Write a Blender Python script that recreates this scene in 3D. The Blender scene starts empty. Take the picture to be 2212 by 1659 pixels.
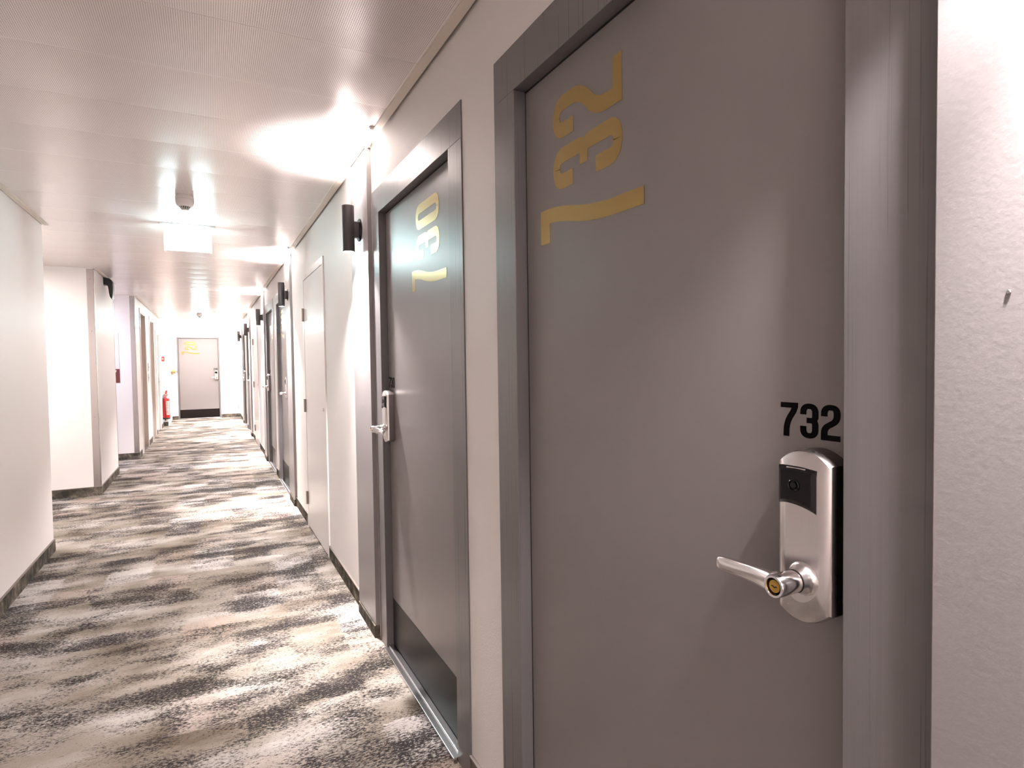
import bpy, math, random
from mathutils import Vector, Matrix
random.seed(4)
sc = bpy.context.scene
COL = sc.collection
PI = math.pi

# ------------------------------------------------------------------ camera
WX = 0.74            # right wall face
CEIL = 2.46
CAMZ = 1.3906
yaw, pit, rol, FPX = 0.4758, -0.0318, -0.0137, 1274.8
fw = Vector((math.sin(yaw) * math.cos(pit), math.cos(yaw) * math.cos(pit), math.sin(pit)))
r0 = Vector((math.cos(yaw), -math.sin(yaw), 0.0))
u0 = r0.cross(fw)
c_, s_ = math.cos(rol), math.sin(rol)
rr = c_ * r0 + s_ * u0
uu = -s_ * r0 + c_ * u0
cam = bpy.data.cameras.new('camera')
cam.sensor_width = 36.0
cam.lens = FPX / 2212.0 * 36.0
cam.shift_x = -2.3 / 2212.0
cam.shift_y = -7.94 / 2212.0
cam.clip_start = 0.02
co = bpy.data.objects.new('camera', cam)
COL.objects.link(co)
mw = Matrix.Identity(4)
for i in range(3):
    mw[i][0] = rr[i]; mw[i][1] = uu[i]; mw[i][2] = -fw[i]
mw[0][3] = 0; mw[1][3] = 0; mw[2][3] = CAMZ
co.matrix_world = mw
sc.camera = co

# ------------------------------------------------------------------ world, exposure, light levels
w = bpy.data.worlds.new('world'); sc.world = w; w.use_nodes = True
w.node_tree.nodes['Background'].inputs[0].default_value = (0.8, 0.78, 0.78, 1)
w.node_tree.nodes['Background'].inputs[1].default_value = 0.25
vs = sc.view_settings
vs.view_transform = 'Standard'; vs.look = 'None'; vs.exposure = 2.28; vs.gamma = 1.0
vs.use_curve_mapping = False
DOWN_W = 54.0        # each sconce, lower lamp, wide spill
CORE_W = 90.0        # each sconce, lower lamp, reflector beam
UP_W = 70.0          # each sconce, upper lamp
LAMP_COL = (1.0, 0.925, 0.905)
SIDE_LOBBY_W = 14.0  # added fill lamp round the first corner, out of view
SIDE_HALL_W = 10.0   # added cooler fill lamp round the second corner, out of view
END_W = 22.0         # fill lamp added in the plaster field to brighten the far end
SCONCE_LEVEL = [.33, 1.0, 1.45, 1.8, 2.2, 2.4, .6]
BACK_W = 14.0        # unseen fill lamp added behind the viewer for the near doors
sc.cycles.max_bounces = 10
sc.cycles.diffuse_bounces = 7
sc.cycles.glossy_bounces = 5
sc.cycles.sample_clamp_indirect = 6.0
sc.cycles.caustics_reflective = False
sc.cycles.caustics_refractive = False
sc.cycles.use_denoising = True

# ------------------------------------------------------------------ materials
def mat(name, col=(.8, .8, .8), rough=.5, metal=0.0, spec=.5, emit=None, estr=0.0, aniso=0.0, coat=0.0):
    m = bpy.data.materials.new(name); m.use_nodes = True
    b = m.node_tree.nodes['Principled BSDF']
    b.inputs['Base Color'].default_value = (*col, 1)
    b.inputs['Roughness'].default_value = rough
    b.inputs['Metallic'].default_value = metal
    b.inputs['Specular IOR Level'].default_value = spec
    if coat: b.inputs['Coat Weight'].default_value = coat
    if aniso: b.inputs['Anisotropic'].default_value = aniso
    if emit:
        b.inputs['Emission Color'].default_value = (*emit, 1)
        b.inputs['Emission Strength'].default_value = estr
    return m

class NT:
    """small helper around a node tree"""
    def __init__(s, m):
        s.t = m.node_tree; s.b = s.t.nodes['Principled BSDF']
    def n(s, typ, **k):
        nd = s.t.nodes.new(typ)
        for a, v in k.items(): setattr(nd, a, v)
        return nd
    def l(s, a, b): s.t.links.new(a, b)
    def math(s, op, a, b=None, c=None, clamp=False):
        nd = s.n('ShaderNodeMath', operation=op); nd.use_clamp = clamp
        for i, v in enumerate((a, b, c)):
            if v is None: continue
            if isinstance(v, (int, float)): nd.inputs[i].default_value = v
            else: s.l(v, nd.inputs[i])
        return nd.outputs[0]
    def obj(s):
        return s.n('ShaderNodeTexCoord').outputs['Object']
    def mapping(s, v, scale=(1, 1, 1), rot=(0, 0, 0), loc=(0, 0, 0)):
        nd = s.n('ShaderNodeMapping'); s.l(v, nd.inputs[0])
        nd.inputs['Scale'].default_value = scale; nd.inputs['Rotation'].default_value = rot
        nd.inputs['Location'].default_value = loc
        return nd.outputs[0]
    def noise(s, v, scale, detail=2, rough=.5, dist=0.0):
        nd = s.n('ShaderNodeTexNoise'); s.l(v, nd.inputs['Vector'])
        nd.inputs['Scale'].default_value = scale; nd.inputs['Detail'].default_value = detail
        nd.inputs['Roughness'].default_value = rough; nd.inputs['Distortion'].default_value = dist
        return nd.outputs['Fac']
    def ramp(s, f, stops):
        nd = s.n('ShaderNodeValToRGB'); s.l(f, nd.inputs[0])
        e = nd.color_ramp.elements
        while len(e) < len(stops): e.new(.5)
        for i, (p, c) in enumerate(stops):
            e[i].position = p; e[i].color = (*c, 1) if len(c) == 3 else c
        return nd.outputs[0]
    def mix(s, f, a, b, mode='MIX'):
        nd = s.n('ShaderNodeMix', data_type='RGBA', blend_type=mode)
        for i, v in ((0, f), (6, a), (7, b)):
            if isinstance(v, (int, float)): nd.inputs[i].default_value = v
            elif isinstance(v, tuple): nd.inputs[i].default_value = (*v, 1)
            else: s.l(v, nd.inputs[i])
        return nd.outputs[2]
    def bump(s, h, strength, dist=.01):
        nd = s.n('ShaderNodeBump'); s.l(h, nd.inputs['Height'])
        nd.inputs['Strength'].default_value = strength; nd.inputs['Distance'].default_value = dist
        s.l(nd.outputs[0], s.b.inputs['Normal'])

M = {}
# white orange-peel wall paint of the right side
m = M['wall'] = mat('white_textured_paint', (.78, .745, .725), .5, spec=.5)
t = NT(m); o = t.obj()
t.bump(t.noise(o, 210, 3, .55), .7, .0012)
# smoother satin paint of the left side
m = M['wall_smooth'] = mat('white_satin_paint', (.80, .765, .75), .38, spec=.5)
t = NT(m); o = t.obj()
t.bump(t.noise(o, 60, 2, .5), .05, .001)
M['plaster'] = mat('white_plaster', (.82, .79, .77), .6)
M['trim'] = mat('cream_trim', (.66, .59, .52), .45)
M['gap'] = mat('shadow_gap', (.22, .19, .16), .8)
M['white_door'] = mat('white_door_paint', (.77, .735, .715), .3)
M['lift_face'] = mat('beige_lift_paint', (.55, .48, .43), .4)
M['green_face'] = mat('pale_green_grey_paint', (.68, .74, .72), .4)

# grey lacquer of door leaves and of frames
m = M['leaf'] = mat('warm_grey_door_lacquer', (.205, .186, .186), .33, spec=.45)
t = NT(m); o = t.obj()
t.bump(t.noise(o, 420, 2, .5), .04, .0006)
m = M['frame'] = mat('grey_steel_frame_paint', (.185, .172, .172), .3, spec=.6)
t = NT(m); o = t.obj()
st = t.noise(t.mapping(o, (300, 300, 1.5)), 1.0, 2, .6)
t.l(t.ramp(st, [(.3, (.140, .131, .133)), (.7, (.153, .143, .145))]), t.b.inputs['Base Color'])
t.l(t.math('MULTIPLY_ADD', st, .22, .2), t.b.inputs['Roughness'])
m = M['panel'] = mat('grey_lacquered_panel', (.255, .236, .240), .32, spec=.5)
t = NT(m); o = t.obj()
t.bump(t.noise(o, 130, 3, .6), .18, .0012)
M['seal'] = mat('black_door_seal', (.006, .005, .005), .7)
M['kick'] = mat('black_kick_plate', (.009, .0065, .0065), .38, spec=.12)
m = M['gold'] = mat('gold_vinyl', (.40, .285, .105), .24, metal=.85)
M['black_vinyl'] = mat('black_vinyl', (.001, .001, .001), .6, spec=.06)
m = M['alu'] = mat('brushed_aluminium', (.66, .64, .65), .26, metal=1.0)
t = NT(m); o = t.obj()
st = t.noise(t.mapping(o, (40, 900, 900)), 1.0, 3, .6)
t.l(t.math('MULTIPLY_ADD', st, .24, .14), t.b.inputs['Roughness'])
m = M['sill'] = mat('smooth_metal_sill', (.66, .64, .65), .24, metal=1.0)
m = M['satin'] = mat('satin_chrome', (.70, .67, .67), .24, metal=1.0)
t = NT(m); o = t.obj()
st = t.noise(t.mapping(o, (900, 900, 50)), 1.0, 3, .6)
t.l(t.math('MULTIPLY_ADD', st, .16, .16), t.b.inputs['Roughness'])
M['chrome'] = mat('polished_lever_metal', (.74, .71, .72), .16, metal=1.0)
M['brass'] = mat('brass', (.60, .38, .10), .28, metal=1.0)
M['brass_rough'] = mat('tarnished_brass', (.42, .27, .12), .5, metal=.6)
M['black_gloss'] = mat('black_gloss_plastic', (.003, .0025, .003), .14, spec=.3)
M['black_plastic'] = mat('black_plastic', (.014, .012, .012), .38)
M['sconce'] = mat('black_sconce_coating', (.018, .014, .014), .42)
M['shaded_metal'] = mat('shaded_shell_side', (.20, .18, .175), .3, metal=1.0)  # silver lock side, its shade and dark reflection put into the colour
M['steel_hinge'] = mat('nickel_hinge', (.42, .36, .31), .35, metal=.8)
M['lamp_lens'] = mat('lamp_lens', (.9, .85, .8), .5, emit=(1, .88, .82), estr=30.0)
M['exit_glow'] = mat('exit_sign_face', (.8, .9, .88), .4, emit=(.70, .98, 1.0), estr=8.0)
M['exit_edge'] = mat('exit_sign_edge', (.85, .9, .9), .3, emit=(.55, .92, 1.0), estr=1.3)
M['white_plastic'] = mat('white_plastic', (.78, .74, .71), .35)
M['dark_vent'] = mat('dark_vent', (.03, .05, .055), .5)
M['red'] = mat('red_enamel', (.62, .012, .012), .25, coat=.4)
M['red_plastic'] = mat('red_plastic', (.6, .05, .05), .4)
M['label_white'] = mat('pale_label', (.72, .5, .46), .5)
M['brown_sign'] = mat('brown_red_sign_face', (.12, .022, .018), .4)
M['white_mark'] = mat('white_sign_mark', (.8, .78, .76), .5)
M['socket'] = mat('grey_socket', (.5, .47, .45), .45)
M['lilac_panel'] = mat('pale_lilac_plate', (.70, .67, .69), .4)
M['lamp_warm'] = mat('fill_lamp_diffuser', (.9, .9, .9), .5, emit=(1, .9, .87), estr=6.0)

# metal ceiling: pearl planks with small round perforations
m = M['ceiling'] = mat('perforated_metal_plank', (.60, .55, .53), .25, metal=.55, spec=.5)
t = NT(m); o = t.obj()
sp = t.n('ShaderNodeSeparateXYZ'); t.l(o, sp.inputs[0])
P_ = .0064
fx = t.math('SUBTRACT', t.math('FRACT', t.math('DIVIDE', sp.outputs[0], P_)), .5)
fy = t.math('SUBTRACT', t.math('FRACT', t.math('DIVIDE', sp.outputs[1], P_)), .5)
d2 = t.math('ADD', t.math('MULTIPLY', fx, fx), t.math('MULTIPLY', fy, fy))
hole = t.math('LESS_THAN', d2, .062)
SEAM0, PITCH = 2.058, .412
fs = t.math('FRACT', t.math('DIVIDE', t.math('SUBTRACT', sp.outputs[1], SEAM0), PITCH))
marg = t.math('MULTIPLY', t.math('GREATER_THAN', fs, .010), t.math('LESS_THAN', fs, .990))
xm = t.math('LESS_THAN', sp.outputs[0], .683)
hole = t.math('MULTIPLY', hole, t.math('MULTIPLY', marg, xm))
t.l(t.mix(hole, (.90, .84, .82), (.16, .125, .115)), t.b.inputs['Base Color'])
t.l(t.math('MULTIPLY_ADD', hole, -.35, .35), t.b.inputs['Metallic'])
t.l(t.math('MULTIPLY_ADD', hole, .5, .27), t.b.inputs['Roughness'])

# carpet
m = M['carpet'] = mat('patterned_carpet', (.4, .36, .32), .95, spec=.08)
t = NT(m); o = t.obj()
def carpet_nodes(t, o):
    rot = t.mapping(o, (1, 1, 1), (0, 0, math.radians(1.5)))
    jit = t.n('ShaderNodeTexNoise'); t.l(t.mapping(rot, (22, 60, 22)), jit.inputs['Vector'])
    jit.inputs['Scale'].default_value = 1; jit.inputs['Detail'].default_value = 5
    v1 = t.n('ShaderNodeVectorMath', operation='SUBTRACT'); t.l(jit.outputs['Color'], v1.inputs[0]); v1.inputs[1].default_value = (.5, .5, .5)
    v2 = t.n('ShaderNodeVectorMath', operation='MULTIPLY'); t.l(v1.outputs[0], v2.inputs[0]); v2.inputs[1].default_value = (.12, .05, 0)
    v3 = t.n('ShaderNodeVectorMath', operation='ADD'); t.l(rot, v3.inputs[0]); t.l(v2.outputs[0], v3.inputs[1])
    wp = v3.outputs[0]
    # soft base tone
    base = t.noise(t.mapping(wp, (1.6, 3.4, 1)), 1.0, 4, .55)
    colr = t.ramp(base, [(.30, (.125, .100, .075)), (.44, (.235, .202, .168)), (.56, (.325, .290, .258)), (.74, (.52, .485, .46))])
    # pale woven blocks
    blk = t.n('ShaderNodeTexWhiteNoise', noise_dimensions='2D')
    sn = t.n('ShaderNodeVectorMath', operation='SNAP'); t.l(wp, sn.inputs[0]); sn.inputs[1].default_value = (.25, .28, 1)
    t.l(sn.outputs[0], blk.inputs['Vector'])
    bm_ = t.math('GREATER_THAN', blk.outputs['Value'], .74)
    bt = t.math('MULTIPLY', bm_, t.math('MULTIPLY_ADD', t.noise(t.mapping(wp, (7, 7, 1)), 1.0, 3, .6), 1.5, -.25, clamp=True))
    bc = t.ramp(blk.outputs['Value'], [(.74, (.34, .262, .22)), (.84, (.46, .39, .355)), (.93, (.58, .545, .53))])
    colr = t.mix(bt, colr, bc)
    # dark ragged streaks
    a = t.math('ADD', t.math('MULTIPLY', t.noise(t.mapping(wp, (3.1, 6.2, 1), loc=(3.1, 1.7, 0)), 1.0, 5, .6), .62), t.math('MULTIPLY', t.noise(t.mapping(wp, (1.1, 2.4, 1), loc=(5.1, .7, 0)), 1.0, 3, .5), .38))
    fine = t.noise(t.mapping(rot, (62, 135, 1)), 1.0, 4, .75)
    sn2 = t.n('ShaderNodeVectorMath', operation='SNAP'); t.l(wp, sn2.inputs[0]); sn2.inputs[1].default_value = (.25, .14, 1)
    wn2 = t.n('ShaderNodeTexWhiteNoise', noise_dimensions='2D'); t.l(sn2.outputs[0], wn2.inputs['Vector'])
    a = t.math('ADD', a, t.math('MULTIPLY_ADD', wn2.outputs['Value'], .10, -.05))
    a2 = t.math('ADD', a, t.math('MULTIPLY', t.math('SUBTRACT', fine, .5), .74))
    dark = t.math('MULTIPLY_ADD', a2, 10.0, -4.66, clamp=True)
    fleck = t.math('MULTIPLY_ADD', t.noise(t.mapping(rot, (75, 150, 1), loc=(4, 8, 0)), 1.0, 2, .6), 7.0, -2.1, clamp=True)
    dark = t.math('MULTIPLY', dark, fleck)
    dcol = t.ramp(t.noise(t.mapping(wp, (2, 3, 1), loc=(9, 2, 0)), 1.0, 2, .5), [(.35, (.011, .010, .0085)), (.6, (.021, .018, .021))])
    colr = t.mix(t.math('MULTIPLY', dark, .96), colr, dcol)
    # yarn grain
    g = t.noise(t.mapping(rot, (330, 520, 1)), 1.0, 2, .6)
    colr = t.mix(1.0, colr, t.ramp(g, [(.25, (.66, .66, .66)), (.75, (1.25, 1.25, 1.25))]), 'MULTIPLY')
    t.l(colr, t.b.inputs['Base Color'])
    t.bump(t.math('ADD', g, t.math('MULTIPLY', fine, 1.2)), .5, .003)
carpet_nodes(t, o)
# carpet skirting: same carpet, darker yarns
m = M['skirting'] = mat('dark_carpet_skirting', (.08, .07, .06), .95, spec=.08)
t = NT(m); o = t.obj()
a = t.noise(t.mapping(o, (9, 9, 9)), 1.0, 6, .7)
t.l(t.ramp(a, [(.38, (.035, .033, .028)), (.54, (.10, .088, .072)), (.66, (.24, .20, .16))]), t.b.inputs['Base Color'])
M['skirt_cap'] = mat('skirting_edge_strip', (.17, .14, .125), .5)

# ------------------------------------------------------------------ mesh helpers
class MB:
    def __init__(s): s.v = []; s.f = []; s.sm = []
    def add(s, vs, fs, smooth=False):
        k = len(s.v); s.v += [tuple(p) for p in vs]
        s.f += [tuple(i + k for i in f) for f in fs]; s.sm += [smooth] * len(fs)
        return s
    def box(s, x0, x1, y0, y1, z0, z1):
        x0, x1 = min(x0, x1), max(x0, x1); y0, y1 = min(y0, y1), max(y0, y1); z0, z1 = min(z0, z1), max(z0, z1)
        v = [(x0, y0, z0), (x1, y0, z0), (x1, y1, z0), (x0, y1, z0), (x0, y0, z1), (x1, y0, z1), (x1, y1, z1), (x0, y1, z1)]
        return s.add(v, [(3, 2, 1, 0), (4, 5, 6, 7), (0, 1, 5, 4), (1, 2, 6, 5), (2, 3, 7, 6), (3, 0, 4, 7)])
    def prism(s, poly, axis, a, b, smooth=False):
        """extrude a 2-D polygon along axis ('x','y','z') from a to b"""
        def P(u, v, d):
            return {'x': (d, u, v), 'y': (u, d, v), 'z': (u, v, d)}[axis]
        n = len(poly)
        vs = [P(u, v, a) for u, v in poly] + [P(u, v, b) for u, v in poly]
        s.add(vs, [tuple(range(n))[::-1], tuple(range(n, 2 * n))])
        s.add(vs, [(i, (i + 1) % n, n + (i + 1) % n, n + i) for i in range(n)], smooth)
        return s
    def loft(s, rings, smooth=True, caps=True):
        """rings: list of equal-length point loops"""
        n = len(rings[0]); vs = [p for r in rings for p in r]
        fs = []
        for k in range(len(rings) - 1):
            for i in range(n):
                j = (i + 1) % n
                fs.append((k * n + i, k * n + j, (k + 1) * n + j, (k + 1) * n + i))
        s.add(vs, fs, smooth)
        if caps:
            s.add(rings[0], [tuple(range(n))[::-1]]); s.add(rings[-1], [tuple(range(n))])
        return s
    def lathe(s, prof, c, axis='z', n=32, caps=False, smooth=True):
        """prof: list of (radius, distance along axis); c: origin"""
        rings = []
        for r, d in prof:
            ring = []
            for i in range(n):
                a = 2 * PI * i / n; ca, sa = r * math.cos(a), r * math.sin(a)
                p = {'z': (ca, sa, d), 'y': (ca, d, sa), 'x': (d, ca, sa)}[axis]
                ring.append((c[0] + p[0], c[1] + p[1], c[2] + p[2]))
            rings.append(ring)
        return s.loft(rings, smooth, caps)
    def cyl(s, c, r, d0, d1, axis='z', n=32):
        return s.lathe([(r, d0), (r, d1)], c, axis, n, caps=True)
    def tube(s, pts, r, n=10):
        rings = []
        pts = [Vector(p) for p in pts]
        for i, p in enumerate(pts):
            d = (pts[min(i + 1, len(pts) - 1)] - pts[max(i - 1, 0)]).normalized()
            up = Vector((0, 0, 1)) if abs(d.z) < .9 else Vector((1, 0, 0))
            a = d.cross(up).normalized(); b = d.cross(a)
            q = r[i] if isinstance(r, (list, tuple)) else r
            rings.append([tuple(p + a * q * math.cos(2 * PI * k / n) + b * q * math.sin(2 * PI * k / n)) for k in range(n)])
        return s.loft(rings)
    def build(s, name, m, parent=None, loc=(0, 0, 0), bevel=0.0, segs=2):
        me = bpy.data.meshes.new(name); me.from_pydata(s.v, [], s.f); me.update()
        me.materials.append(m)
        for p, q in zip(me.polygons, s.sm): p.use_smooth = q
        import bmesh
        bm = bmesh.new(); bm.from_mesh(me)
        bmesh.ops.remove_doubles(bm, verts=bm.verts, dist=1e-6)
        bmesh.ops.recalc_face_normals(bm, faces=bm.faces)
        for e in bm.edges:
            if len(e.link_faces) == 2 and e.calc_face_angle(0) > .6: e.smooth = False
        bm.to_mesh(me); bm.free()
        ob = bpy.data.objects.new(name, me); COL.objects.link(ob); ob.location = loc
        if parent: ob.parent = parent
        if bevel:
            md = ob.modifiers.new('bevel', 'BEVEL'); md.width = bevel; md.segments = segs
            md.limit_method = 'ANGLE'; md.angle_limit = .7; md.harden_normals = False
        return ob

def tag(o, label, cat, group=None, kind=None):
    o['label'] = label
    if cat: o['category'] = cat
    if group: o['group'] = group
    if kind: o['kind'] = kind
    return o
def empty(name, loc, label, cat, rotz=0, group=None, kind=None):
    o = bpy.data.objects.new(name, None); COL.objects.link(o)
    o.location = loc; o.rotation_euler = (0, 0, rotz); o.empty_display_size = .1
    return tag(o, label, cat, group, kind)
def struct(ob, label, cat): return tag(ob, label, cat, kind='structure')

# ------------------------------------------------------------------ layout along the right wall (metres along the corridor)
LW = .918                     # door opening width
DH = 2.11                     # door opening height
FW_ = .12                     # visible frame width
# (left edge Y as the viewer facing the door sees it = far edge, number, lock side)
ROOM = [(1.405, '732', 'right'), (2.806, '730', 'left'), (7.61, '728', 'right'), (9.04, '726', 'left'),
        (13.92, '724', 'right'), (15.32, '722', 'left')]
SERV = [(5.285, 1), (11.70, 2)]
PANELS = [(0.0, .370), (2.945, 3.315), (6.10, 6.455), (9.19, 9.55), (12.51, 12.87), (15.46, 15.81)]
SCON = [.17, 3.113, 6.27, 9.37, 12.69, 15.63]
LX = -1.08                    # near left wall face
LX3 = -.966                   # far left wall face
END = 17.60
YB = -4.2                     # corridor behind the viewer

# ------------------------------------------------------------------ floor
b = MB(); b.box(-3.8, 1.0, YB - .2, END + .3, -.1, 0)
struct(b.build('floor', M['carpet']), 'corridor floor covered in streaky beige, grey and charcoal carpet', 'floor')

# ------------------------------------------------------------------ ceiling of metal planks
b = MB()
PEND = 15.25
k0 = int((YB - SEAM0) / PITCH) - 1
x0, x1 = -3.8, .700
k = k0
while SEAM0 + k * PITCH < PEND - .05:
    ya = SEAM0 + k * PITCH + .0012; yb = SEAM0 + (k + 1) * PITCH - .0012
    n = 8; vs = []; fs = []
    for i in range(n + 1):
        q = i / n; y = ya + (yb - ya) * q; z = CEIL - .0014 * (1 - (2 * q - 1) ** 2)
        if i in (0, n): z = CEIL
        vs += [(x0, y, z), (x1, y, z)]
    fs = [(2 * i, 2 * i + 1, 2 * i + 3, 2 * i + 2) for i in range(n)]
    b.add(vs, fs, True)
    b.add([(x0, ya, CEIL), (x1, ya, CEIL), (x1, ya, CEIL + .012), (x0, ya, CEIL + .012)], [(0, 1, 2, 3)])
    b.add([(x0, yb, CEIL), (x1, yb, CEIL), (x1, yb, CEIL + .012), (x0, yb, CEIL + .012)], [(0, 1, 2, 3)])
    k += 1
PENDY = SEAM0 + k * PITCH
ce = b.build('ceiling', M['ceiling'])
struct(ce, 'ceiling of wide pearl metal planks with fine round perforations', 'ceiling')
b = MB(); b.box(-3.8, 1.0, YB - .2, PENDY, CEIL + .014, CEIL + .09)
b.build('ceiling_backing', M['gap'], ce)
b = MB(); b.box(-3.8, 1.0, PENDY, END + .3, CEIL, CEIL + .09)
b.build('plaster_field', M['plaster'], ce)

# ------------------------------------------------------------------ right wall with openings
def wall_x(face, back, y0, y1, holes, top=CEIL + .012):
    """wall along Y between x=face and x=back; holes = (ya, yb, head height)"""
    b = MB(); y = y0
    for (a, c, hh) in sorted(holes):
        if a > y: b.box(face, back, y, a, 0, top)
        b.box(face, back, a, c, hh, top)
        y = c
    if y < y1: b.box(face, back, y, y1, 0, top)
    return b
holes = [(y - LW - FW_, y + FW_, DH + FW_) for y, _, _ in ROOM]
SFW = .055
holes += [(y - .91 - SFW, y + SFW, 2.10 + SFW) for y, _ in SERV]
struct(wall_x(WX, .96, YB, END, holes).build('wall_right', M['wall']), 'right corridor wall in rough white paint', 'wall')
b = MB(); b.box(.961, 1.0, YB, END, 0, CEIL)
struct(b.build('wall_back_right', M['gap']), 'unseen core behind the right wall', 'wall')

# ceiling edge trims
def trim_x(n, xa, xb, segs, label):
    b = MB()
    for a, c in segs: b.box(xa, xb, a, c, CEIL - .007, CEIL + .012)
    return struct(b.build('trim_%d' % n, M['trim']), label, 'ceiling trim')
segs = []; y = YB
for a, c in PANELS: segs.append((y, a)); y = c
segs.append((y, PENDY))
trim_x(1, .692, .726, segs, 'cream ceiling edge strip along the right wall')
trim_x(2, LX + .014, LX + .046, [(YB, 5.53)], 'cream ceiling edge strip along the near left wall')
trim_x(3, LX + .014, LX + .040, [(7.78, 9.19)], 'cream ceiling edge strip above the pier with the black bracket lamp')
trim_x(4, LX3 + .012, LX3 + .036, [(10.53, PENDY)], 'cream ceiling edge strip above the lift openings')

# ------------------------------------------------------------------ left walls
b = MB(); b.box(LX - .2, LX, YB, 5.55, 0, CEIL + .012)
struct(b.build('wall_left', M['wall_smooth']), 'near left wall in smooth white paint ending at an open corner', 'wall')
b = MB(); b.box(-3.6, LX, 7.76, 9.20, 0, CEIL + .012)
struct(b.build('wall_left_pier', M['wall_smooth']), 'white wall pier between the two side openings on the left', 'wall')
b = wall_x(LX3, LX3 - .03, 10.5, 15.90, [(11.2, 12.1, 2.28), (12.92, 13.85, 2.28), (14.2, 15.1, 2.09)])
b.box(-3.6, LX3 - .3, 10.5, 15.90, 0, CEIL + .012)
for a, c in ((10.5, 11.2), (12.1, 12.92), (13.85, 14.2), (15.1, 15.9)): b.box(LX3 - .03, LX3 - .3, a, c, 0, CEIL + .012)
for a, c, hh in ((11.2, 12.1, 2.28), (12.92, 13.85, 2.28), (14.2, 15.1, 2.09)): b.box(LX3 - .03, LX3 - .3, a, c, hh, CEIL + .012)
struct(b.build('wall_left_far', M['wall_smooth']), 'far left white wall with two lift openings and a service door', 'wall')
b = MB(); b.box(-3.6, -.866, 15.9, END, 0, CEIL)
struct(b.build('wall_left_end', M['wall_smooth']), 'short projecting white wall behind the fire extinguisher', 'wall')
b = MB(); b.box(-3.8, -3.6, YB, END, 0, CEIL)
struct(b.build('wall_lobby_side', M['plaster']), 'white side wall inside the left openings', 'wall')
b = MB(); b.box(-3.6, LX - .2, 5.35, 5.55, 0, CEIL)
struct(b.build('wall_lobby_front', M['plaster']), 'white return wall inside the first left opening', 'wall')
b = MB(); b.box(-3.6, .96, YB - .2, YB, 0, CEIL)
struct(b.build('wall_back', M['plaster']), 'corridor wall behind the viewpoint', 'wall')
# end wall with the hole for door 720
EX0, EX1 = -.692, .236
EF = .035
b = MB(); b.box(-.866, EX0 - EF, END, END + .2, 0, CEIL); b.box(EX1 + EF, 1.0, END, END + .2, 0, CEIL)
b.box(EX0 - EF, EX1 + EF, END, END + .2, DH + EF, CEIL)
struct(b.build('wall_end', M['wall_smooth']), 'white end wall around the last grey door', 'wall')
b = MB(); b.box(EX0 - .1, EX1 + .1, END + .201, END + .24, 0, CEIL)
struct(b.build('wall_end_core', M['gap']), 'unseen core behind the end wall', 'wall')

# ------------------------------------------------------------------ skirtings
def skirt_x(b, c, face, a, y1, out, h=.088):
    """skirting along Y on plane x=face, out = +1/-1 direction into the corridor"""
    b.box(face, face + out * .009, a, y1, 0, h)
    c.box(face, face + out * .0105, a, y1, h, h + .006)
def skirt_y(b, c, face, a, x1, h=.088):
    b.box(a, x1, face - .009, face, 0, h); c.box(a, x1, face - .0105, face, h, h + .006)
b = MB(); c = MB()
edges = sorted([(y - LW - FW_, y + FW_) for y, _, _ in ROOM] + [(y - .91 - SFW, y + SFW) for y, _ in SERV] + PANELS)
y = YB
for a, e in edges:
    if a - y > .03: skirt_x(b, c, WX - .0, y, a, -1)
    y = max(y, e)
skirt_x(b, c, WX, y, END - .012, -1)
for a, e in PANELS:
    b.box(WX, .712, a + .004, e - .004, 0, .062)
sk = b.build('baseboard_right', M['skirting'], bevel=.002)
struct(sk, 'dark mottled carpet skirting along the foot of the right wall', 'baseboard')
c.build('edge_strip', M['skirt_cap'], sk)
b = MB(); c = MB(); skirt_x(b, c, LX, YB, 5.559, 1)
sk = b.build('baseboard_left', M['skirting']); struct(sk, 'carpet skirting with thin top strip along the near left wall', 'baseboard')
c.build('edge_strip', M['skirt_cap'], sk)
b = MB(); c = MB(); skirt_y(b, c, 7.76, -3.6, LX + .009); skirt_x(b, c, LX, 7.76, 9.20, 1)
sk = b.build('baseboard_left_pier', M['skirting']); struct(sk, 'dark carpet skirting wrapping the corner of the first left pier', 'baseboard')
c.build('edge_strip', M['skirt_cap'], sk)
b = MB(); c = MB(); skirt_y(b, c, 10.5, -3.6, LX3 + .009)
for a, e in ((10.5, 10.9), (12.2, 12.85), (13.95, 14.15), (15.2, 15.89)): skirt_x(b, c, LX3, a, e, 1)
sk = b.build('baseboard_left_far', M['skirting']); struct(sk, 'dark carpet skirting below the brown sign and between the lift openings', 'baseboard')
c.build('edge_strip', M['skirt_cap'], sk)
b = MB(); c = MB(); skirt_y(b, c, 15.9, LX3 + .012, -.866)
skirt_y(b, c, END, -.866, EX0 - EF - .002); skirt_y(b, c, END, EX1 + EF + .002, WX - .01)
sk = b.build('baseboard_end', M['skirting']); struct(sk, 'dark skirting on the end wall either side of the last grey door', 'baseboard')
c.build('edge_strip', M['skirt_cap'], sk)

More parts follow.
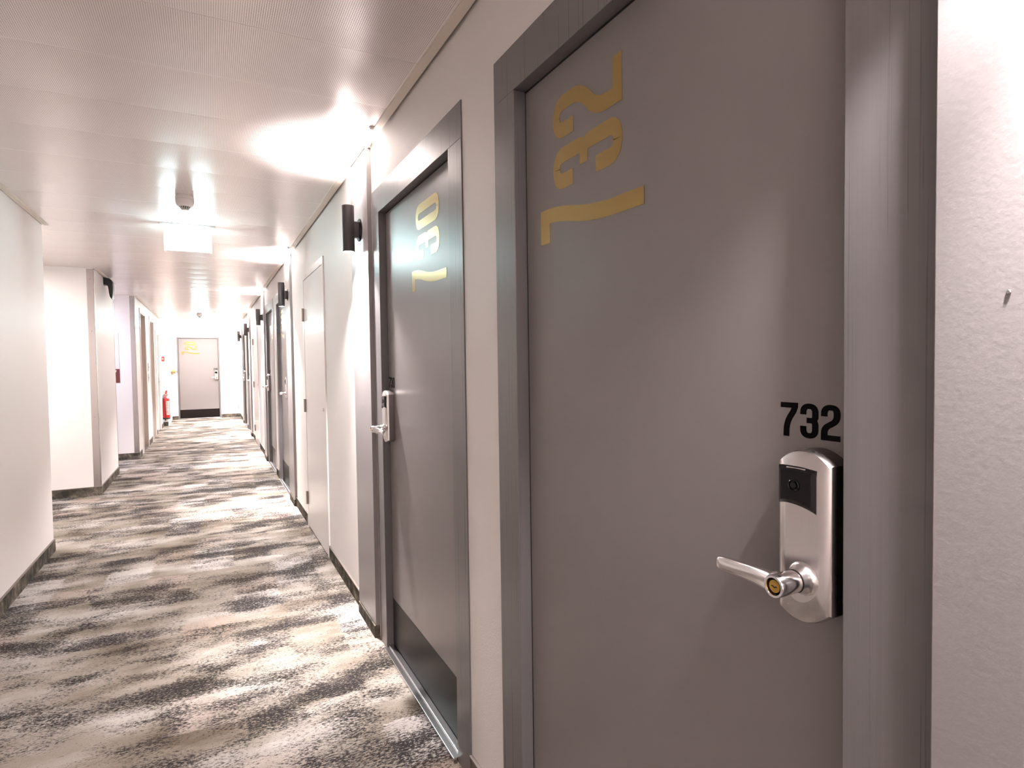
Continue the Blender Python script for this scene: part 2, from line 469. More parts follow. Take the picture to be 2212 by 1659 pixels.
# ------------------------------------------------------------------ glyphs drawn with an elliptical pen
def rounded(pts, rad, n=7):
    """round the corners of an open polyline; rad may be a list"""
    out = [pts[0]]
    for i in range(1, len(pts) - 1):
        p = Vector(pts[i]); a = Vector(pts[i - 1]) - p; c = Vector(pts[i + 1]) - p
        R = rad[i] if isinstance(rad, list) else rad
        R = min(R, a.length * (.98 if i == 1 else .49), c.length * (.98 if i == len(pts) - 2 else .49))
        s0 = p + a.normalized() * R; s1 = p + c.normalized() * R
        for k in range(n + 1):
            q = k / n; out.append(tuple((1 - q) ** 2 * s0 + 2 * q * (1 - q) * p + q * q * s1))
    out.append(pts[-1]); return out
def pen(pts, tu, tv, closed=False):
    """offset in pen space -> list of quads (4 2-D points each)"""
    q = [Vector((p[0] / tu, p[1] / tv)) for p in pts]; n = len(q)
    L = []; R = []
    for i in range(n):
        if closed: a, b_ = q[(i - 1) % n], q[(i + 1) % n]
        else: a, b_ = q[max(i - 1, 0)], q[min(i + 1, n - 1)]
        d = (b_ - a).normalized(); nn = Vector((-d.y, d.x)) * .5
        L.append(((q[i].x + nn.x) * tu, (q[i].y + nn.y) * tv)); R.append(((q[i].x - nn.x) * tu, (q[i].y - nn.y) * tv))
    m_ = n if closed else n - 1
    return L, R, m_
def glyph(ch, W, H, tu, tv):
    """strokes -> list of (L, R, count) or polygon lists; origin bottom left"""
    out = []; l, r, t_, bt = tu / 2, W - tu / 2, H - tv / 2, tv / 2
    R = W * .42
    if ch == '0':
        base = rounded([(W / 2, t_), (r, t_), (r, bt), (l, bt), (l, t_), (W / 2, t_)], R)
        out.append(pen(base[:-1], tu, tv, True))
    elif ch == '3':
        out.append(pen(rounded([(l, H * .68), (l, t_), (r, t_), (r, H * .515), (W * .36, H * .515)], [0, R, R, R * .55, 0]), tu, tv))
        out.append(pen(rounded([(W * .36, H * .515), (r, H * .515), (r, bt), (l, bt), (l, H * .345)], [0, R * .55, R, R, 0]), tu, tv))
    elif ch == '2':
        out.append(pen(rounded([(l, H * .67), (l, t_), (r, t_), (r, H * .56), (l, H * .34), (l, tv * .5)], [0, R, R, H * .15, H * .14, 0], 10), tu, tv))
        out.append([(0, 0), (W, 0), (W, tv), (0, tv)])
    elif ch == '7':
        out.append([(0, H - tv), (W, H - tv), (W, H), (0, H)])
        out.append(pen(rounded([(r, H - tv * .5), (r - W * .02, H * .80), (W * .36, H * .42), (W * .33, 0)], [0, H * .12, H * .3, 0], 10), tu, tv))
    elif ch == '8':
        for z0, z1 in ((bt, H * .52), (H * .52, t_)):
            base = rounded([(W / 2, z1), (r, z1), (r, z0), (l, z0), (l, z1), (W / 2, z1)], R)
            out.append(pen(base[:-1], tu, tv, True))
    elif ch == '6':
        base = rounded([(W / 2, H * .58), (r, H * .58), (r, bt), (l, bt), (l, H * .58), (W / 2, H * .58)], R)
        out.append(pen(base[:-1], tu, tv, True))
        out.append(pen(rounded([(l, H * .35), (l, t_), (r, t_), (r, H * .72)], [0, R, R, 0]), tu, tv))
    elif ch == '4':
        out.append(pen([(W * .66, 0), (W * .66, H)], tu, tv))
        out.append(pen([(W * .6, H), (l, H * .28)], tu * .8, tv))
        out.append([(0, H * .2), (W, H * .2), (W, H * .2 + tv), (0, H * .2 + tv)])
    return out
def put_glyph(b, ch, W, H, tu, tv, T0, thick=.0006):
    """T maps 2-D glyph point and depth to 3-D"""
    for gi, g in enumerate(glyph(ch, W, H, tu, tv)):
        T = (lambda u, v, d, T0=T0, gi=gi: T0(u, v, d + gi * .00012))
        if isinstance(g, list):
            n = len(g); vs = [T(u, v, 0) for u, v in g] + [T(u, v, thick) for u, v in g]
            b.add(vs, [tuple(range(n)), tuple(range(n, 2 * n))] + [(i, (i + 1) % n, n + (i + 1) % n, n + i) for i in range(n)])
        else:
            L, R, m_ = g; n = len(L)
            vs = [T(*p, 0) for p in L] + [T(*p, 0) for p in R] + [T(*p, thick) for p in L] + [T(*p, thick) for p in R]
            fs = []
            for i in range(m_):
                j = (i + 1) % n
                fs += [(i, j, n + j, n + i), (2 * n + i, 2 * n + j, 3 * n + j, 3 * n + i), (i, j, 2 * n + j, 2 * n + i), (n + i, n + j, 3 * n + j, 3 * n + i)]
            b.add(vs, fs)

# ------------------------------------------------------------------ hotel room door (local: x = viewer's right, y = into the wall)
def make_lock(root, w, side):
    """card lock with lever; built for the right side, mirrored for the left"""
    s = 1 if side == 'right' else -1
    xc = w - .055 if side == 'right' else .055        # body centre
    Y0 = .030                                          # leaf face
    hw = .0415; z0, z1 = 1.018, 1.262
    def outline(hw, za, zb, top=.018, bot=.022, n=14):
        pts = []
        for i in range(n + 1):
            q = -1 + 2 * i / n; pts.append((xc + hw * q, zb - top * abs(q) ** 2.2))
        for i in range(n + 1):
            q = 1 - 2 * i / n; qq = (q * s + .15) / 1.15
            pts.append((xc + hw * q, za + bot * min(1.3, abs(qq) ** 2)))
        return pts
    def ring(hw, za, zb, y, top=.018, bot=.022): return [(u, y, v) for u, v in outline(hw, za, zb, top, bot)]
    lock = MB()
    lock.loft([ring(hw, z0, z1, Y0 - .026), ring(hw, z0, z1, Y0 - .033), ring(hw - .0025, z0 + .002, z1 - .002, Y0 - .0375),
               ring(hw - .009, z0 + .012, z1 - .010, Y0 - .041), ring(hw - .016, z0 + .03, z1 - .02, Y0 - .0425)])
    lo = lock.build('door_lock', M['satin'], root)
    lo['label'] = 'satin chrome card lock with arched top'
    bb = MB(); bb.loft([ring(hw, z0, z1, Y0), ring(hw, z0, z1, Y0 - .026)], smooth=False)
    bb.build('shaded_body_side', M['shaded_metal'], lo)  # side of the silver body, coloured darker as if in shade
    # black reader
    rd = MB(); rx0, rx1 = xc - hw + .004, xc + hw - .017
    if s < 0: rx0, rx1 = xc - hw + .017, xc + hw - .004
    za, zb = 1.178, 1.240
    mx = (rx0 + rx1) / 2; rw = (rx1 - rx0) / 2
    def rring(q, y, cz=0):
        pts = []
        n = 8
        for i in range(n + 1):
            k = -1 + 2 * i / n; pts.append((mx + rw * q * k, y, zb - (1 - q) * .03 + cz - .003 * k * k))
        for i in range(n + 1):
            k = 1 - 2 * i / n; pts.append((mx + rw * q * k, y, za + (1 - q) * .03 + .005 - .006 * (k * s + 0) * .6 - .004 * k * k))
        return pts
    rd.loft([rring(1.0, Y0 - .034), rring(1.0, Y0 - .0405), rring(.96, Y0 - .0425), rring(.80, Y0 - .0460), rring(.77, Y0 - .0466)], smooth=False)
    ro = rd.build('card_reader', M['black_gloss'], lo, bevel=.0008)
    rg = MB(); cx, cz = mx - .002 * s, 1.212
    rg.lathe([(.0088, Y0 - .0462), (.0088, Y0 - .0480), (.0078, Y0 - .0487), (.0068, Y0 - .0480), (.0068, Y0 - .0468)], (cx, 0, cz), 'y', 28)
    rg.lathe([(.0050, Y0 - .0466), (.0048, Y0 - .0482), (.0038, Y0 - .0487), (.0001, Y0 - .0484)], (cx, 0, cz), 'y', 24)
    rg.cyl((mx + .012 * s, 0, 1.190), .0013, Y0 - .0478, Y0 - .044, 'y', 12)
    rg.build('key_socket', M['black_gloss'], lo)
    lt = MB(); lt.box(mx - .016, mx + .014, Y0 - .0446, Y0 - .0420, 1.2340, 1.2370)
    lt.build('light_bar', M['satin'], lo, bevel=.0006)
    # neck and lever
    z = 1.083; nx = xc + .003 * s
    nk = MB(); nk.lathe([(.027, Y0 - .0410), (.0225, Y0 - .0428), (.0192, Y0 - .0465), (.0172, Y0 - .053), (.0160, Y0 - .061)], (nx, 0, z), 'y', 36)
    nk.build('rose', M['satin'], lo)
    rg = MB(); rg.cyl((nx, 0, z), .0146, Y0 - .0632, Y0 - .060, 'y', 36); rg.build('spacer_ring', M['black_plastic'], lo)
    lv = MB()
    lv.lathe([(.0152, Y0 - .063), (.0156, Y0 - .0645), (.0156, Y0 - .1015), (.0146, Y0 - .1030), (.0118, Y0 - .1030), (.0112, Y0 - .1015), (.0110, Y0 - .0975)], (nx, 0, z), 'y', 40)
    # blade, lofted towards the middle of the door
    rings = []
    prof = [(.0118, .0150, .0128, 0, 0), (.018, .0152, .0115, .0005, -.0002), (.030, .0145, .0098, .0015, -.001), (.048, .0134, .0082, .003, -.002),
            (.068, .0124, .0070, .0045, -.0032), (.088, .0118, .0062, .0055, -.0043), (.104, .0114, .0056, .006, -.0052), (.114, .0108, .0048, .006, -.0056),
            (.119, .0098, .0036, .0058, -.0058), (.122, .0075, .0018, .0055, -.006)]
    for d, hz, hy, dy, dz in prof:
        rg_ = []
        for i in range(20):
            a = 2 * PI * i / 20; ca, sa = math.cos(a), math.sin(a)
            px = math.copysign(abs(ca) ** .75, ca); pz = math.copysign(abs(sa) ** .75, sa)
            rg_.append((nx - s * d, Y0 - .0885 + dy * 2 + hy * px, z + dz * 1.2 + hz * pz))
        rings.append(rg_)
    lv.loft(rings)
    lvo = lv.build('lever_handle', M['chrome'], lo); lvo['label'] = 'polished lever handle'
    kc = MB(); kc.cyl((nx, 0, z), .0085, Y0 - .1005, Y0 - .092, 'y', 32)
    kc.cyl((nx, 0, z - .0), .0060, Y0 - .1012, Y0 - .100, 'y', 28)
    kc.build('key_cylinder', M['brass'], lo)['label'] = 'brass key cylinder'
    ks = MB(); ks.box(nx - .0042, nx - .0005, Y0 - .1016, Y0 - .1008, z - .0004, z + .0008)
    ks.box(nx - .001, nx + .0022, Y0 - .1016, Y0 - .1008, z - .0016, z - .0003); ks.box(nx + .0018, nx + .0046, Y0 - .1016, Y0 - .1008, z - .0006, z + .0007)
    ks.build('keyhole', M['seal'], lo)
    return lo

def room_door(n, num, side, loc, rotz, w, fw_, label):
    root = empty('door_%d' % n, loc, label, 'door', rotz, kind='structure')
    # frame: face with returns into the wall
    b = MB(); f0, fd = -.004, .028
    def prof(a, e):  # jamb from a to e
        b.box(a, e, f0, .1, 0, DH + fw_)
    b.box(-fw_ + .001, 0, f0, .085, .0, DH); b.box(w, w + fw_ - .001, f0, .085, .0, DH)
    b.box(-fw_ + .001, w + fw_ - .001, f0, .085, DH, DH + fw_ - .001)
    b.build('door_frame', M['frame'], root, bevel=.0015)
    b = MB(); b.box(0.0005, w - .0005, .0372, .06, .0, DH - .0005)
    b.box(.0005, .0060, .0315, .0372, .021, DH - .0005); b.box(w - .0060, w - .0005, .0315, .0372, .021, DH - .0005); b.box(.0060, w - .0060, .0315, .0372, DH - .0065, DH - .0005)
    b.build('door_seal', M['seal'], root)
    b = MB(); b.box(.0065, w - .0065, .030, .037, .022, DH - .007)
    b.build('door_leaf', M['leaf'], root, bevel=.001)
    b = MB(); b.box(.007, w - .007, .0282, .030, .024, .247)
    b.build('kick_plate', M['kick'], root, bevel=.0004)['label'] = 'black kick plate'
    b = MB(); b.box(.001, w - .001, -.020, .030, 0.0, .014); b.box(.001, w - .001, .004, .0295, .014, .020)
    b.build('threshold', M['sill'], root, bevel=.002)['label'] = 'brushed metal door sill'
    # tall gold number reading upwards, top of glyphs to the viewer's left
    off = .080 if side == 'right' else .398
    b = MB(); yy = .0299
    T = lambda top, base: (lambda u, v, d: (top - v, yy - d, base + u))
    H = .273; x_top = off + .065
    put_glyph(b, '7', .085, .405, .036, .045, lambda u, v, d: (off + .405 - v, yy - d, 1.687 + u))
    put_glyph(b, num[1], .098, H, .0365, .031, lambda u, v, d: (x_top + H - v, yy - d, 1.805 + u))
    put_glyph(b, num[2], .100, H, .0365, .031, lambda u, v, d: (x_top + H - v, yy - d, 1.926 + u))
    b.build('gold_number', M['gold'], root)['label'] = 'tall gold number %s lettered sideways' % num
    # small black number
    b = MB(); x = w - .121 if side == 'right' else .012
    for ch in num:
        wd = .029
        put_glyph(b, ch, wd, .0505, .0098, .0078, lambda u, v, d, x=x: (x + u, yy - d, 1.2735 + v)); x += wd + .0040
    b.build('black_number', M['black_vinyl'], root)['label'] = 'small black number %s above the lock' % num
    make_lock(root, w, side)
    return root

LAB = {'732': 'nearest grey hotel door numbered 732 with lever lock at its right',
       '730': 'second grey hotel door numbered 730 on the right wall with black kick plate',
       '728': 'grey hotel door 728 just past the second black wall sconce',
       '726': 'grey hotel door 726 just before the third black wall sconce',
       '724': 'far grey hotel door 724 past the fourth wall sconce on the right',
       '722': 'farthest grey hotel door 722 on the right wall before the last sconce',
       '720': 'grey hotel door 720 facing the viewer in the end wall'}
# T maps glyph (u along text, v up) -> local; viewer's left is small x, glyph top must face left
for i, (y, num, side) in enumerate(ROOM):
    room_door(i + 1, num, side, (WX, y, 0), -PI / 2, LW, FW_, LAB[num])
room_door(7, '720', 'right', (EX0, END, 0), 0, EX1 - EX0, EF, LAB['720'])

# ------------------------------------------------------------------ white service doors
def service_door(n, y, label):
    w = .91; root = empty('door_%d' % n, (WX, y, 0), label, 'door', -PI / 2, kind='structure')
    b = MB(); b.box(-SFW + .001, 0, -.010, .06, 0.0, 2.10); b.box(w, w + SFW - .001, -.010, .06, 0.0, 2.10)
    b.box(-SFW + .001, w + SFW - .001, -.010, .06, 2.10, 2.10 + SFW - .001)
    b.build('door_frame', M['white_door'], root, bevel=.0015)
    b = MB(); b.box(.0005, w - .0005, .03, .05, 0, 2.0995); b.build('door_rebate', M['gap'], root)
    b = MB(); b.box(.003, w - .003, -.008, .029, .008, 2.096); b.build('door_leaf', M['white_door'], root, bevel=.0012)
    for z in (.25, 1.04, 1.81):
        b = MB(); b.cyl((0, -.018, z), .0095, -.055, .055, 'z', 16); b.box(-.020, .020, -.012, -.0095, -.05 + z, .05 + z)
        b.build('hinge', M['steel_hinge'], root)
    b = MB(); b.lathe([(.0001, -.0125), (.008, -.0125), (.012, -.011), (.013, -.008)], (w - .045, 0, 1.06), 'y', 20)
    lk = b.build('key_escutcheon', M['satin'], root)
    b = MB(); b.box(w - .0462, w - .0438, -.0132, -.0122, 1.054, 1.066); b.build('keyhole', M['seal'], lk)
    return root
service_door(8, SERV[0][0], 'white service door with three hinges between the first and second sconce')
service_door(9, SERV[1][0], 'distant white service door between the third and fourth sconce')

# ------------------------------------------------------------------ grey wall panels
PL = ['near grey wall panel at the right edge beside door 732', 'tall grey wall panel carrying the first visible black sconce',
      'tall grey wall panel behind the second visible sconce, beside door 728', 'tall grey wall panel behind the third sconce, beside door 726',
      'tall grey wall panel behind the fourth sconce, beside door 724', 'farthest tall grey wall panel, beside door 722']
for i, (a, e) in enumerate(PANELS):
    root = empty('wall_panel', (WX, (a + e) / 2, 0), PL[i], 'wall panel', group='grey sconce panels')
    b = MB(); h2 = (e - a) / 2
    b.box(-.022, -.0, -h2, h2, .064, CEIL - .001)
    b.build('panel_face', M['panel'], root, bevel=.0015)
    scr = [(-h2 + .065, .41), (h2 - .03, .40), (-h2 + .115, 2.09)]
    if i == 0: scr = [(.116, 1.454), (-.12, .40)]
    for dy, z in scr:
        b = MB(); b.lathe([(.0001, -.0236), (.0015, -.0235), (.0022, -.0229), (.0024, -.022)], (0, dy, z), 'x', 14)
        b.build('screw_head', M['alu'], root)

# ------------------------------------------------------------------ sconces
SL = [None, 'largest visible black cylinder wall sconce, beside door 730', 'second black cylinder wall sconce, in front of door 728',
      'third black cylinder wall sconce, past door 726', 'fourth black cylinder wall sconce, small, beside door 724',
      'farthest and smallest cylinder wall sconce, washed out by glare']
def spot(parent, loc, up, watts, name, core=False):
    ld = bpy.data.lights.new(name, 'SPOT'); ld.energy = watts; ld.color = LAMP_COL
    ld.spot_size = math.radians(118 if not up else 136); ld.spot_blend = .45 if not up else .85; ld.shadow_soft_size = .022
    o = bpy.data.objects.new(name, ld); COL.objects.link(o); o.parent = parent; o.location = loc
    if core: ld.spot_size = math.radians(62); ld.spot_blend = 1.0
    if up: o.rotation_euler = (PI, 0, 0)
    return o
def sconce(y, label, lev=1.0):
    root = empty('wall_sconce', (WX - .022, y, 1.968), label, 'wall sconce', group='black cylinder sconces')
    R_, H = .0305, .236; cx = -.0585
    b = MB(); b.lathe([(R_ - .003, .006), (R_ - .003, .0), (R_, .0), (R_, H), (R_ - .003, H), (R_ - .003, H - .006)], (cx, 0, 0), 'z', 48)
    body = b.build('sconce_body', M['sconce'], root)
    b = MB(); b.box(cx + R_ - .006, -.005, -.016, .016, .075, .158); b.build('mounting_arm', M['sconce'], root, bevel=.004)
    b = MB(); b.lathe([(.0001, -.0065), (.055, -.0065), (.058, -.004), (.058, 0)], (0, 0, .117), 'x', 40); b.build('wall_plate', M['black_gloss'], root)
    b = MB(); b.cyl((cx, 0, 0), R_ - .0032, .004, .007, 'z', 32); b.build('lower_lens', M['lamp_lens'], body)
    b = MB(); b.cyl((cx, 0, 0), R_ - .0032, H - .007, H - .004, 'z', 32); b.build('upper_lens', M['lamp_lens'], body)
    spot(root, (cx, 0, -.002), False, DOWN_W * lev, 'lower_lamp')
    spot(root, (cx, 0, -.002), False, CORE_W * lev, 'lower_reflector_lamp', True)
    spot(root, (cx, 0, H + .002), True, UP_W * lev, 'upper_lamp')
    return root
for y, l, lev in zip(SCON, SL, SCONCE_LEVEL):
    sconce(y, l or 'black cylinder wall sconce just outside the right edge, beside the nearest panel', lev)
sconce(-3.1, 'black cylinder wall sconce behind the viewpoint', SCONCE_LEVEL[6])

# ------------------------------------------------------------------ exit signs
def exit_sign(loc, w, h, label):
    root = empty('exit_sign', loc, label, 'exit sign', group='illuminated exit signs')
    b = MB(); b.box(-w / 2 - .04, w / 2 + .04, -.035, .035, -.018, 0); b.build('ceiling_housing', M['white_plastic'], root, bevel=.003)
    b = MB(); b.box(-w / 2, w / 2, -.014, .014, -h, -.018); b.build('light_panel', M['exit_glow'], root, bevel=.002)
    for x in (-1, 1):
        b = MB(); b.box(x * (w / 2 + .0005), x * (w / 2 + .010), -.017, .017, -h - .004, -.018); b.build('side_rail', M['exit_edge'], root)
    return root
exit_sign((-.112, 5.13, CEIL - .0008), .297, .197, 'large glowing white exit sign hanging near the smoke detector')
exit_sign((-.122, 13.9, CEIL - .0008), .26, .236, 'small distant glowing exit sign over the far corridor')

# ------------------------------------------------------------------ smoke detectors
def detector(x, y, label):
    root = empty('smoke_detector', (x, y, CEIL - .0008), label, 'smoke detector', group='ceiling smoke detectors')
    b = MB(); b.lathe([(.052, .0), (.0535, -.010), (.0535, -.016)], (0, 0, 0), 'z', 40, caps=True); b.build('mounting_base', M['white_plastic'], root)
    b = MB(); b.lathe([(.0515, -.016), (.0535, -.018), (.0535, -.030), (.050, -.042), (.043, -.050), (.034, -.053)], (0, 0, 0), 'z', 40)
    b.lathe([(.020, -.0665), (.018, -.069), (.0001, -.0695)], (0, 0, 0), 'z', 40)
    for i in range(16):
        a = 2 * PI * i / 16
        ca, sa = math.cos(a), math.sin(a); t0 = Vector((-sa, ca, 0)) * .0022
        A = Vector((ca * .034, sa * .034, -.0525)); B = Vector((ca * .0205, sa * .0205, -.067))
        N = Vector((ca, sa, -1)).normalized() * .0015
        b.add([A - t0, A + t0, B + t0, B - t0, A - t0 - N, A + t0 - N, B + t0 - N, B - t0 - N],
              [(0, 1, 2, 3), (4, 5, 6, 7), (0, 1, 5, 4), (1, 2, 6, 5), (2, 3, 7, 6), (3, 0, 4, 7)])
    b.build('sensor_head', M['white_plastic'], root)
    b = MB(); b.lathe([(.031, -.050), (.0185, -.0655)], (0, 0, 0), 'z', 32, caps=True); b.build('dark_chamber', M['dark_vent'], root)
    for ch in root.children: ch.scale = (1, 1, 1.3)
    return root
detector(-.106, 4.27, 'white smoke detector with slotted head right in front of the exit sign')
detector(-.138, 13.65, 'small distant smoke detector on the far ceiling')
# small clips at the ceiling edge
for x, y, l in ((.684, 2.69, 'tiny round white ceiling sensor by the trim near the brightest sconce glow'),
                (.674, 5.75, 'tiny white ceiling sensor by the trim before the second sconce'),
                (.676, 9.0, 'tiny distant white ceiling sensor before the third sconce')):
    b = MB(); b.lathe([(.013, 0.0), (.013, -.005), (.009, -.009), (.008, -.013), (.0001, -.014)], (0, 0, 0), 'z', 24)
    tag(b.build('ceiling_sensor', M['white_plastic'], loc=(x, y, CEIL - .0012)), l, 'sensor', 'tiny ceiling sensors')

# ------------------------------------------------------------------ steel corner guards on the left piers
def guard(x, y, label, wy=.006, wx=.062):
    b = MB(); b.box(x - wx, x + .002, y - .0025, y - .0003, .095, CEIL - .01); b.box(x + .0003, x + .0025, y - .0025, y + wy, .095, CEIL - .01)
    root = empty('corner_guard', (x, y, .095), label, 'corner guard', group='steel corner guards')
    o = b.build('steel_angle', M['alu_v'], root, loc=(-x, -y, -.095))
    for z in (.22, .85, 1.78, 2.34):
        b = MB(); b.lathe([(.0001, -.0045), (.0025, -.0042), (.004, -.0025)], (x - wx / 2, y, z), 'y', 12)
        b.build('screw_head', M['steel_hinge'], root, loc=(-x, -y, -.095))
m = M['alu_v'] = mat('brushed_steel_upright', (.50, .46, .45), .3, metal=1.0)
t = NT(m); o = t.obj()
st = t.noise(t.mapping(o, (500, 500, 3)), 1.0, 3, .6)
t.l(t.math('MULTIPLY_ADD', st, .05, .24), t.b.inputs['Roughness'])
guard(LX, 7.76, 'brushed steel corner guard on the pier below the black bracket lamp', wy=.05)
guard(LX3, 10.5, 'brushed steel corner guard on the second pier beside the lift openings', wy=.04)
b = MB(); b.box(LX - .004, LX + .0025, 9.2005, 9.203, .095, CEIL - .01); b.box(LX + .0003, LX + .0025, 9.18, 9.203, .095, CEIL - .01)
tag(b.build('corner_strip', M['alu_v']), 'thin bright metal strip on the far edge of the first left pier', 'corner strip')

# ------------------------------------------------------------------ black bracket lamp on the left pier
root = empty('bracket_lamp', (LX, 8.5, 2.20), 'black hook-shaped bracket fitting high on the first left pier', 'wall fitting')
pr = [(0, .252), (.030, .250), (.060, .243), (.080, .225), (.090, .20), (.092, .15), (.091, .09), (.086, .04), (.078, .0), (.070, .004),
      (.058, .028), (.050, .07), (.046, .12), (.042, .15), (.032, .166), (.014, .170), (0, .172)]
b = MB(); b.prism([(x, z) for x, z in pr], 'y', -.045, .085)
b.build('lamp_housing', M['black_plastic'], root, bevel=.006, segs=3)
b = MB(); b.box(.0, .006, -.03, .07, .165, .255); b.build('mounting_plate', M['black_plastic'], root)

# ------------------------------------------------------------------ brown sign on the second pier
root = empty('wall_sign', (-1.18, 10.5, 1.155), 'brown-red square sign with a white curved mark, half hidden behind the first pier', 'sign')
b = MB(); b.box(-.2, 0, -.006, -.0005, 0, .205); b.build('sign_plate', M['brown_sign'], root, bevel=.002)
b = MB(); b.tube([(-.105, -.008, .06), (-.075, -.008, .11), (-.045, -.008, .165), (-.04, -.008, .183), (-.055, -.008, .186), (-.11, -.008, .17)], .0045, 8)
b.build('white_mark', M['white_mark'], root)
root = empty('wall_plate', (-1.18, 10.5, 1.37), 'tall pale lilac plate on the wall directly above the brown sign', 'wall plate')
b = MB(); b.box(-.2, 0, -.004, -.0005, 0, .53); b.build('plate', M['lilac_panel'], root, bevel=.001)

# ------------------------------------------------------------------ lift openings and far left door
def lift(n, ya, yb, top, label):
    root = empty('door_%d' % n, (LX3, ya, 0), label, 'lift door', PI / 2, kind='structure')  # local x -> +Y, local y -> -X (into the wall)
    w = yb - ya
    b = MB(); b.box(.0, .012, -.008, .14, 0, top); b.box(w - .012, w, .0, .14, 0, top); b.box(0, w, .0, .14, top - .012, top)
    b.box(-.05, .0, -.010, -.001, 0, top + .05); b.box(w, w + .04, -.006, -.001, 0, top + .05); b.box(0, w, -.008, -.001, top, top + .05)
    b.build('door_frame', M['white_door'], root)
    b = MB(); b.box(w - .016, w - .0122, .002, .14, 0.0, top - .013); b.box(.013, w - .0165, .004, .14, top - .016, top - .0122)
    b.build('reveal_lining', M['lift_face'], root)
    for a, e in ((.013, w / 2 - .002), (w / 2 + .002, w - .017)):
        b = MB(); b.box(a, e, .142, .165, .004, top); b.build('sliding_leaf', M['lift_face'], root)
    b = MB(); b.box(.013, w - .017, .0, .14, .0, .004); b.build('threshold', M['alu'], root)
lift(10, 11.2, 12.1, 2.28, 'nearer lift opening in the far left wall')
lift(11, 12.92, 13.85, 2.28, 'farther lift opening in the far left wall')
root = empty('door_12', (LX3, 14.2, 0), 'pale green-grey door at the end of the far left wall', 'door', PI / 2, kind='structure')
w = .9
b = MB(); b.box(-.05, .0, -.012, .02, 0, 2.14); b.box(w, w + .05, -.012, -.001, 0, 2.14); b.box(0, w, -.012, -.001, 2.09, 2.14)
b.box(0, .02, 0, .06, 0, 2.09); b.box(w - .02, w, 0, .06, 0, 2.09); b.box(.02, w - .02, 0, .06, 2.07, 2.09)
b.build('door_frame', M['white_door'], root)
b = MB(); b.box(.021, w - .021, .03, .07, .004, 2.069); b.build('door_leaf', M['green_face'], root)
b = MB(); b.box(w - .08, w - .05, .022, .030, .98, 1.14); b.tube([(w - .065, .03, 1.05), (w - .065, -.02, 1.05), (w - .09, -.024, 1.05), (w - .18, -.024, 1.05)], .008, 10)
b.build('door_handle', M['satin'], root)
for z0, z1, l in ((1.305, 1.455, 'upper lift call panel between the two lift openings'), (1.115, 1.265, 'lower lift call panel between the two lift openings')):
    root = empty('call_panel', (LX3, 12.42, z0), l, 'call button panel', group='lift call panels')
    b = MB(); b.box(.0005, .010, -.045, .045, 0, z1 - z0); b.build('panel_plate', M['satin'], root, bevel=.002)
    b = MB(); b.cyl((.010, 0, .075), .016, 0, .004, 'x', 20); b.build('push_button', M['black_plastic'], root)

# ------------------------------------------------------------------ fire call point, extinguisher, brass valve, socket
root = empty('fire_call_point', (-.928, 15.9, 1.51), 'small red fire alarm call point on the projecting wall above the extinguisher', 'fire alarm')
b = MB(); b.box(-.045, .02, -.035, -.0005, 0, .105); b.build('red_case', M['red_plastic'], root, bevel=.006)
b = MB(); b.box(-.028, .003, -.0375, -.035, .035, .070); b.build('glass_pane', M['label_white'], root)

EXX = -.900
root = empty('fire_extinguisher', (EXX, 15.80, .17), 'red fire extinguisher hanging on the projecting wall left of door 720', 'fire extinguisher')
b = MB(); b.lathe([(.0001, .028), (.070, .028), (.078, .036), (.079, .05), (.079, .44), (.074, .475), (.055, .503), (.030, .520), (.022, .528), (.022, .545), (.0001, .545)], (0, 0, 0), 'z', 40)
cyl_ = b.build('cylinder', M['red'], root)
b = MB(); b.lathe([(.0001, 0.0), (.078, 0.0), (.0815, .006), (.0815, .034), (.079, .036)], (0, 0, 0), 'z', 40); b.build('base_ring', M['black_plastic'], root)
b = MB(); b.cyl((0, 0, 0), .024, .540, .572, 'z', 24); b.box(-.050, .040, -.010, .010, .566, .578); vh = b.build('valve_head', M['steel_hinge'], root, bevel=.003)
b = MB(); b.prism([(-.014, .572), (.018, .575), (.040, .640), (.028, .668), (-.002, .655), (-.016, .60)], 'y', -.011, .011); b.build('squeeze_grip', M['red_plastic'], vh, bevel=.003)
b = MB(); b.prism([(.01, .560), (.06, .562), (.062, .574), (.01, .572)], 'y', -.009, .009); b.build('carry_handle', M['black_plastic'], root)
b = MB(); b.tube([(-.022, -.006, .556), (-.045, -.03, .552), (-.046, -.06, .52), (-.030, -.088, .44), (-.020, -.094, .30), (-.016, -.094, .16), (-.014, -.094, .07), (-.014, -.093, .03)], .009, 12)
b.lathe([(.009, .03), (.014, .02), (.014, -.02), (.011, -.028)], (-.014, -.093, 0), 'z', 16, caps=True)
b.build('hose', M['black_plastic'], root)
b = MB()
for z0, z1 in ((.10, .42),):
    vs = []; fs = []; n = 8
    for i in range(n + 1):
        a = math.radians(-82 + 52 * i / n); vs += [(.0797 * math.cos(a), .0797 * math.sin(a), z0), (.0797 * math.cos(a), .0797 * math.sin(a), z1)]
    fs = [(2 * i, 2 * i + 2, 2 * i + 3, 2 * i + 1) for i in range(n)]
    b.add(vs, fs, True)
il = b.build('instruction_label', M['label_white'], root)
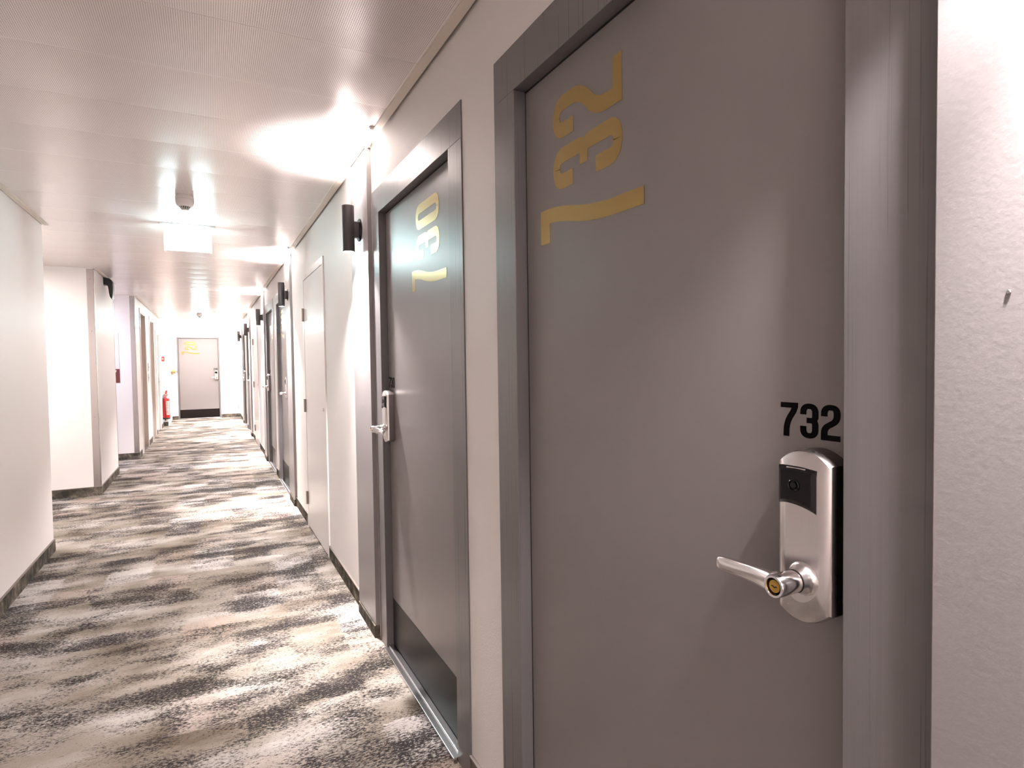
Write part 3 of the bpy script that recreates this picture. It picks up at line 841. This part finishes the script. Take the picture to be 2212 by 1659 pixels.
for z, a0, a1 in ((.385, -78, -38), (.345, -78, -46), (.31, -78, -38), (.27, -76, -40), (.235, -78, -42), (.19, -78, -38), (.16, -78, -50), (.13, -78, -38)):
    vs = []; n = 6
    for i in range(n + 1):
        a = math.radians(a0 + (a1 - a0) * i / n)
        for q in (.0799, .0803): vs += [(q * math.cos(a), q * math.sin(a), z), (q * math.cos(a), q * math.sin(a), z + .012)]
    fs = []
    for i in range(n):
        k = 4 * i; fs += [(k, k + 4, k + 5, k + 1), (k + 2, k + 6, k + 7, k + 3), (k, k + 4, k + 6, k + 2), (k + 1, k + 5, k + 7, k + 3)]
    b = MB(); b.add(vs, fs + [(0, 1, 3, 2), (4 * n, 4 * n + 1, 4 * n + 3, 4 * n + 2)], True)
    b.build('label_line', M['red'], il)
for z0, z1 in ((.18, .26), (.545, .56)):
    b = MB(); b.box(-.03, .03, .0795 if z0 < .5 else .024, .0995, z0, z1); b.build('wall_bracket', M['black_plastic'], root)

root = empty('brass_valve', (-.866, 17.56, 1.252), 'brass pipe valve with hanging chain left of door 720', 'valve')
b = MB()
b.lathe([(.034, .002), (.036, .015), (.030, .030), (.040, .040), (.044, .055), (.044, .085), (.034, .098), (.020, .104)], (0, -.03, 0), 'x', 28, caps=True)
b.tube([(.045, -.03, -.01), (.045, -.045, -.045), (.045, -.05, -.065)], [.026, .022, .018], 14)
b.build('valve_body', M['brass_rough'], root)
b = MB(); b.tube([(.10, -.03, 0), (.135, -.03, 0)], .009, 10); b.lathe([(.010, .128), (.036, .132), (.038, .136), (.036, .140), (.010, .143)], (0, -.03, 0), 'x', 24, caps=True)
b.build('hand_wheel', M['brass_rough'], root)
b = MB(); pts = [(.05 + .05 * math.sin(i * .55), -.055, -.05 - .045 * math.sin(PI * i / 14) - .002 * i) for i in range(15)]
b.tube(pts, .003, 6); b.build('chain', M['steel_hinge'], root)

root = empty('wall_socket', (.690, END, .225), 'small grey wall socket low in the right corner of the end wall', 'socket')
b = MB(); b.box(-.018, .018, -.010, -.0005, 0, .07); b.build('socket_plate', M['socket'], root, bevel=.002)
b = MB()
for z in (.02, .05): b.box(-.008, .008, -.0112, -.0100, z - .008, z + .008)
b.build('socket_hole', M['black_plastic'], root)

# ------------------------------------------------------------------ fill lamps added in the side halls, behind and at the far end
def add_fill_lamp(x, y, sx, sy, watts, col, label):
    root = empty('fill_lamp', (x, y, CEIL - .002), label, 'ceiling lamp', group='added fill lamps')
    b = MB(); b.box(-sx / 2 - .015, sx / 2 + .015, -sy / 2 - .015, sy / 2 + .015, -.03, 0); b.build('fill_frame', M['white_plastic'], root)
    mm = mat('fill_diffuser', (.9, .9, .9), .5, emit=col, estr=watts / (sx * sy) / PI * .12)
    b = MB(); b.box(-sx / 2, sx / 2, -sy / 2, sy / 2, -.034, -.0302); b.build('fill_diffuser', mm, root)
    ld = bpy.data.lights.new('fill_light', 'AREA'); ld.shape = 'RECTANGLE'; ld.size = sx; ld.size_y = sy; ld.energy = watts; ld.color = col
    o = bpy.data.objects.new('fill_light', ld); COL.objects.link(o); o.parent = root; o.location = (0, 0, -.037)
add_fill_lamp(-2.2, 6.65, .6, .6, SIDE_LOBBY_W, (1, .93, .90), 'added unseen ceiling fill lamp round the first left corner')
add_fill_lamp(-2.3, 9.85, 1.1, .2, SIDE_HALL_W, (.84, .84, 1.0), 'added unseen cool ceiling fill lamp round the second left corner')
add_fill_lamp(-.17, -2.2, 1.2, 1.2, BACK_W, (1, .90, .87), 'added unseen ceiling fill lamp behind the viewpoint')
add_fill_lamp(-.05, 16.3, 1.2, .9, END_W, (1, .93, .88), 'added ceiling fill lamp at the far end of the corridor')
